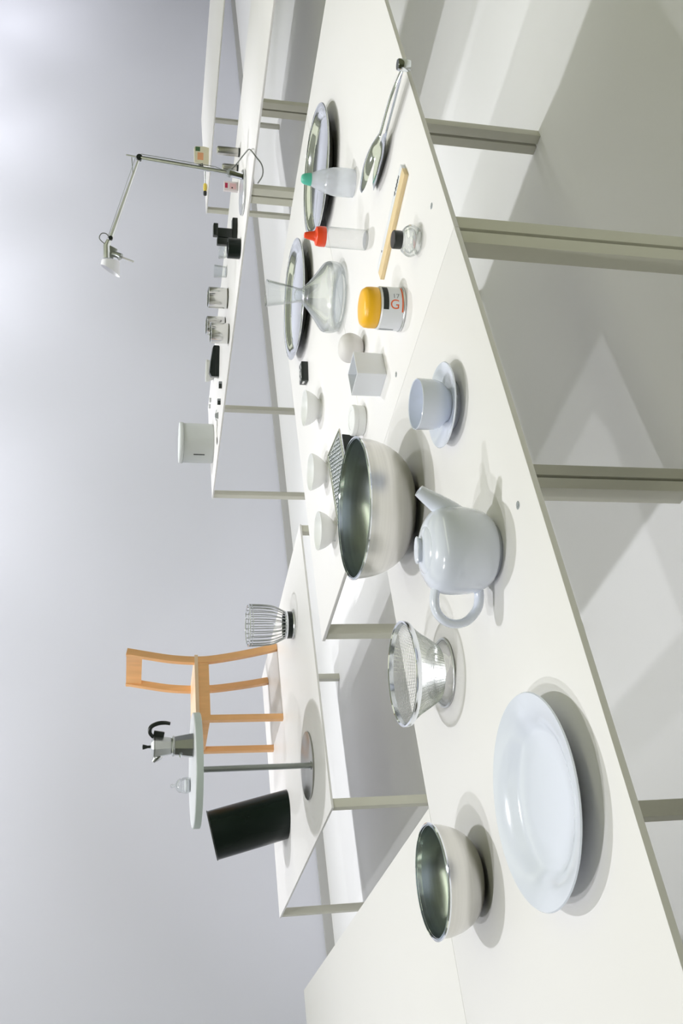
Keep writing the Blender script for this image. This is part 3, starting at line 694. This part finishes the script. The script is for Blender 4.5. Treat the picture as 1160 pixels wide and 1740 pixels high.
# desk lamp
def lamp():
    bx, by = 4.055, 2.70
    t = thing('desk_lamp', 'aluminium desk lamp with sprung folding arm and small white shade', 'desk lamp', (bx, by, ZT))
    zc = CAM_H - ZT
    W = lambda x, y, z: Vector((x - bx, y - by, z + zc))
    lathe('base', [(0, 0), (0.104, 0), (0.1075, 0.002), (0.1075, 0.010), (0.104, 0.013), (0.03, 0.015), (0, 0.015)], ALU, t, segs=64)
    S0, S1 = W(4.06, 2.614, -0.50), W(4.075, 2.613, -0.425)
    S0.z = 0.014
    tube('stem', [S0, (S0 + S1) / 2, S1], 0.0165, CHROME, t, 16)
    E = W(4.186, 2.648, 0.0); EX = W(4.206, 2.652, 0.062); H0 = W(3.896, 2.909, 0.127)
    la = tube('lower_arm', [S1, E], 0.0105, ALU, t, 12)
    up = (E - S1).normalized()
    off = Vector((0.010, -0.016, 0.012))
    tube('tension_wire', [S1 + off * 0.4 + up * 0.02, S1 + off + up * 0.06, E + off - up * 0.02, E], 0.0016, ALUD, la, 6)
    for nm, p, r in (('shoulder_joint', S1, 0.017), ('elbow_joint', E, 0.0145)):
        lathe(nm, [(0, -0.012), (r, -0.012), (r, 0.012), (0, 0.012)], BLACK if nm[0] == 'e' else ALUD, t, p, 20, rot=(PI / 2, 0, A_RT))
    tube('elbow_lever', [E, (E + EX) / 2, EX], 0.004, ALU, t, 8)
    tube('spring_link', [EX - Vector((0, 0, 0.025)), E + (H0 - E) * 0.22], 0.0022, ALUD, t, 6)
    ua = tube('upper_arm', [E, E + (H0 - E) * 0.3, E + (H0 - E) * 0.62, H0], [0.006, 0.0065, 0.0085, 0.0095], ALU, t, 12)
    tube('tension_wire', [E + Vector((0, 0, 0.018)), H0 + Vector((0, 0, 0.014))], 0.0014, ALUD, ua, 6)
    lathe('head_joint', [(0, -0.010), (0.010, -0.010), (0.010, 0.010), (0, 0.010)], BLACK, t, H0, 16, rot=(PI / 2, 0, A_RT))
    A = lambda x, y, z: Vector((x - bx, y - by, z - ZT))        # absolute point to lamp space
    out = -RT                                                    # the head points this way
    tube('head_body', [A(3.893, 2.918, 1.385), A(3.872, 2.934, 1.394), A(3.822, 2.972, 1.392)], [0.011, 0.017, 0.019], ALU, t, 14)
    box('head_bracket', 0.050, 0.020, 0.040, ALUD, t, A(3.846, 2.952, 1.372), (0, math.radians(25), A_RT), bev=0.003)
    tube('lamp_socket', [A(3.838, 2.954, 1.368), A(3.829, 2.954, 1.342), A(3.819, 2.956, 1.328)], [0.013, 0.014, 0.018], ALUD, t, 14)
    tube('adjust_rod', [A(3.820, 2.955, 1.328), A(3.793, 2.958, 1.267)], 0.0042, mat('frosted_rod', (0.66, 0.66, 0.64), 0.4), t, 8)
    # shade: a short drum cut obliquely at the mouth, pointing along out
    c0 = A(3.812, 2.977, 1.376); sd = Vector((-out.y, out.x, 0)); R = 0.043; n = 40; V, Fc = [], []
    for r, dist in ((0.006, 0.0), (R * 0.96, 0.0), (R, 0.006), (R * 1.06, None), (R * 1.02, None), (R * 0.95, 0.008), (0.006, 0.004)):
        for k in range(n):
            an = 2 * PI * k / n; c, d = math.cos(an), math.sin(an)
            L_ = dist if dist is not None else 0.048 - 0.026 * d
            V.append(c0 + out * L_ + (sd * c + Vector((0, 0, 1)) * d) * r)
    for L_ in range(6):
        for k in range(n):
            j = (k + 1) % n; Fc.append((L_ * n + k, L_ * n + j, (L_ + 1) * n + j, (L_ + 1) * n + k))
    mesh_obj('shade', V, Fc, mat('lamp_shade_white', (0.88, 0.88, 0.93), 0.4), t, angle=40)
    cp = [S1 + Vector((0.0, -0.004, 0.012)), W(4.09, 2.585, -0.445), W(4.05, 2.50, -0.475), W(3.95, 2.405, -0.484), W(3.85, 2.345, -0.484), W(3.812, 2.345, -0.50), W(3.806, 2.385, -0.535), W(3.815, 2.44, -0.545), W(3.824, 2.49, -0.530)]
    tube('cable', spline(cp, 6), 0.0030, CABLE, t, 8)
    hc = spline([H0 + Vector((0, 0, 0.004)), H0 + Vector((0.016, -0.012, 0.022)), H0 + Vector((0.016, -0.010, 0.044)), H0 + Vector((-0.004, 0.004, 0.052)), A(3.876, 2.931, 1.404)], 6)
    tube('head_cable', hc, 0.0024, CABLE, t, 6)
lamp()

# steel shakers beside the lamp
for x, y, h, lb in ((4.41, 2.705, 0.118, 'tall slim steel shaker behind the desk lamp'), (4.41, 2.80, 0.083, 'short slim steel shaker behind the desk lamp')):
    t = thing('shaker', lb, 'shaker', (x, y, ZT), group='slim steel shakers')
    lathe('body', [(0.0, 0.009), (0.022, 0.009), (0.022, h - 0.010), (0.019, h - 0.003), (0.014, h), (0, h)], STEEL, t, segs=32)
    lathe('base', [(0, 0), (0.0225, 0), (0.0228, 0.009), (0, 0.009)], BLACK, t, segs=32)
# little card with red mark
t = thing('small_packet', 'small white packet with a crimson square behind the lamp base', 'packet', (4.33, 2.855, ZT), A_RT)
box('body', 0.048, 0.022, 0.072, mat('packet_card', (0.84, 0.76, 0.78), 0.6), t, (0, 0, 0.036), bev=0.001)
box('red_mark', 0.026, 0.0006, 0.014, CRIM, t, (0.002, -0.0112, 0.060), bev=0)
box('pink_print', 0.030, 0.0005, 0.034, PINK, t, (0.0, -0.0111, 0.026), bev=0)
box('dot_print', 0.007, 0.0005, 0.007, BLKPR, t, (-0.008, -0.0114, 0.030), bev=0)

# black case, soap dish and small pieces at the far end
t = thing('black_case', 'long black wedge-shaped case lying beyond the steel cups', 'case', (4.30, 4.06, ZT), A_RT)
prism('body', [(-0.095, 0.004), (-0.090, 0.0), (0.090, 0.0), (0.095, 0.006), (0.095, 0.034), (0.085, 0.040), (0.0, 0.052), (-0.07, 0.058), (-0.095, 0.046)], 0.070, BLACKG, t)
prism('seam_band', [(-0.0955, 0.022), (0.0955, 0.018), (0.0955, 0.021), (-0.0955, 0.025)], 0.0715, BLACK, t)
t = thing('oval_dish', 'upright rim of an oval white dish beyond the black case', 'dish', (4.53, 4.36, ZT), A_RT)
d = slathe('dish_shell', [(0, 0.0), (0.048, 0.0), (0.060, 0.010), (0.072, 0.038), (0.0735, 0.050), (0.0715, 0.050), (0.069, 0.038), (0.057, 0.013), (0.04, 0.005), (0, 0.005)], BISQ, t, n=3, segs=48)
d.scale = (1.0, 0.6, 1.0)
for x, y, s, lb in ((4.02, 3.98, 0.040, 'small black block close to the long table edge, beside the black case'), (3.99, 4.09, 0.036, 'small black block close to the long table edge, toward the canister')):
    t = thing('rubber_block', lb, 'block', (x, y, ZT), A_RT, group='small black blocks')
    box('body', s, 0.022, 0.018, BLACK, t, (0, 0, 0.009), bev=0.002); box('sleeve', s * 0.35, 0.0226, 0.0186, GREYP, t, (s * 0.34, 0, 0.0093), bev=0.001)
t = thing('bulldog_clip', 'small grey steel clip near the white canister', 'clip', (4.02, 4.24, ZT), A_RT)
prism('spring', [(-0.020, 0), (0.020, 0), (0.010, 0.020), (-0.010, 0.020)], 0.030, ALUD, t)
for s in (-1, 1): tube('wire_arm', [(0.012 * s, -0.012, 0.016), (0.034 * s, -0.008, 0.010), (0.034 * s, 0.008, 0.010), (0.012 * s, 0.012, 0.016)], 0.0016, CHROME, t, 6)
t = thing('tea_spoon', 'slim steel spoon lying between the clip and the canister', 'spoon', (3.965, 4.33, ZT), A_RT + 0.2)
V, Fc = lathe_geo([(0, 0.0005), (0.010, 0.001), (0.017, 0.004), (0.0165, 0.0048), (0.010, 0.002), (0, 0.0014)], 24)
b = mesh_obj('bowl', [(x * 1.6, y, z) for x, y, z in V], Fc, STEEL, t, (-0.055, 0, 0))
tube('handle', [(-0.030, 0, 0.004), (0.0, 0, 0.005), (0.08, 0, 0.002)], [0.0022, 0.0022, 0.004], STEEL, t, 8, flat=1.0)
for x, y, lb in ((4.50, 4.60, 'pale grey eraser on the far edge of the long table, near the dish'), (4.50, 4.66, 'pale grey eraser on the far edge of the long table, near the canister')):
    o = box('eraser', 0.030, 0.022, 0.012, mat('grey_rubber', (0.52, 0.53, 0.53), 0.7, vary=0.04), None, (x, y, ZT + 0.006), (0, 0, A_RT), bev=0.003); tag(o, lb, 'eraser', 'pale erasers')

# ------------------------------------------------------------------ farthest table
t = thing('cream_packet', 'cream paper packet with orange and green print, tied with black, on the farthest table', 'packet', (6.904, 4.306, 0.71), A_RT)
prism('pouch', [(-0.062, 0.0), (0.070, 0.0), (0.076, 0.04), (0.072, 0.105), (0.060, 0.116), (-0.050, 0.112), (-0.062, 0.06)], 0.045, CREAM, t)
box('orange_print', 0.058, 0.001, 0.046, ORNG, t, (-0.004, -0.023, 0.066), bev=0)
box('green_print', 0.034, 0.001, 0.036, DGRN, t, (0.052, -0.0231, 0.088), bev=0)
tube('black_tie', [(-0.063, -0.024, 0.05), (-0.080, 0.0, 0.045), (-0.063, 0.024, 0.05), (-0.066, 0, 0.075)], 0.006, BLACK, t, 8, True)
t = thing('screwdriver', 'screwdriver with a yellow and black handle on the farthest table', 'screwdriver', (6.797, 4.482, 0.71), A_RT + 0.05)
V, Fc = lathe_geo([(0, 0), (0.010, 0.0), (0.014, 0.006), (0.016, 0.03), (0.014, 0.055), (0.010, 0.062), (0, 0.062)], 16)
mesh_obj('handle', V, Fc, mat('yellow_handle', (0.80, 0.62, 0.10), 0.4), t, (-0.055, 0, 0.018), (0, PI / 2, 0))
lathe('handle_end', [(0, 0), (0.010, 0.0), (0.014, 0.006), (0.014, 0.032), (0.011, 0.036), (0, 0.036)], BLACK, t, (-0.091, 0, 0.018), 16, rot=(0, PI / 2, 0))
lathe('shaft', [(0, 0), (0.005, 0), (0.005, 0.10), (0.007, 0.108), (0, 0.11)], ALUD, t, (0.007, 0, 0.018), 12, rot=(0, PI / 2, 0))
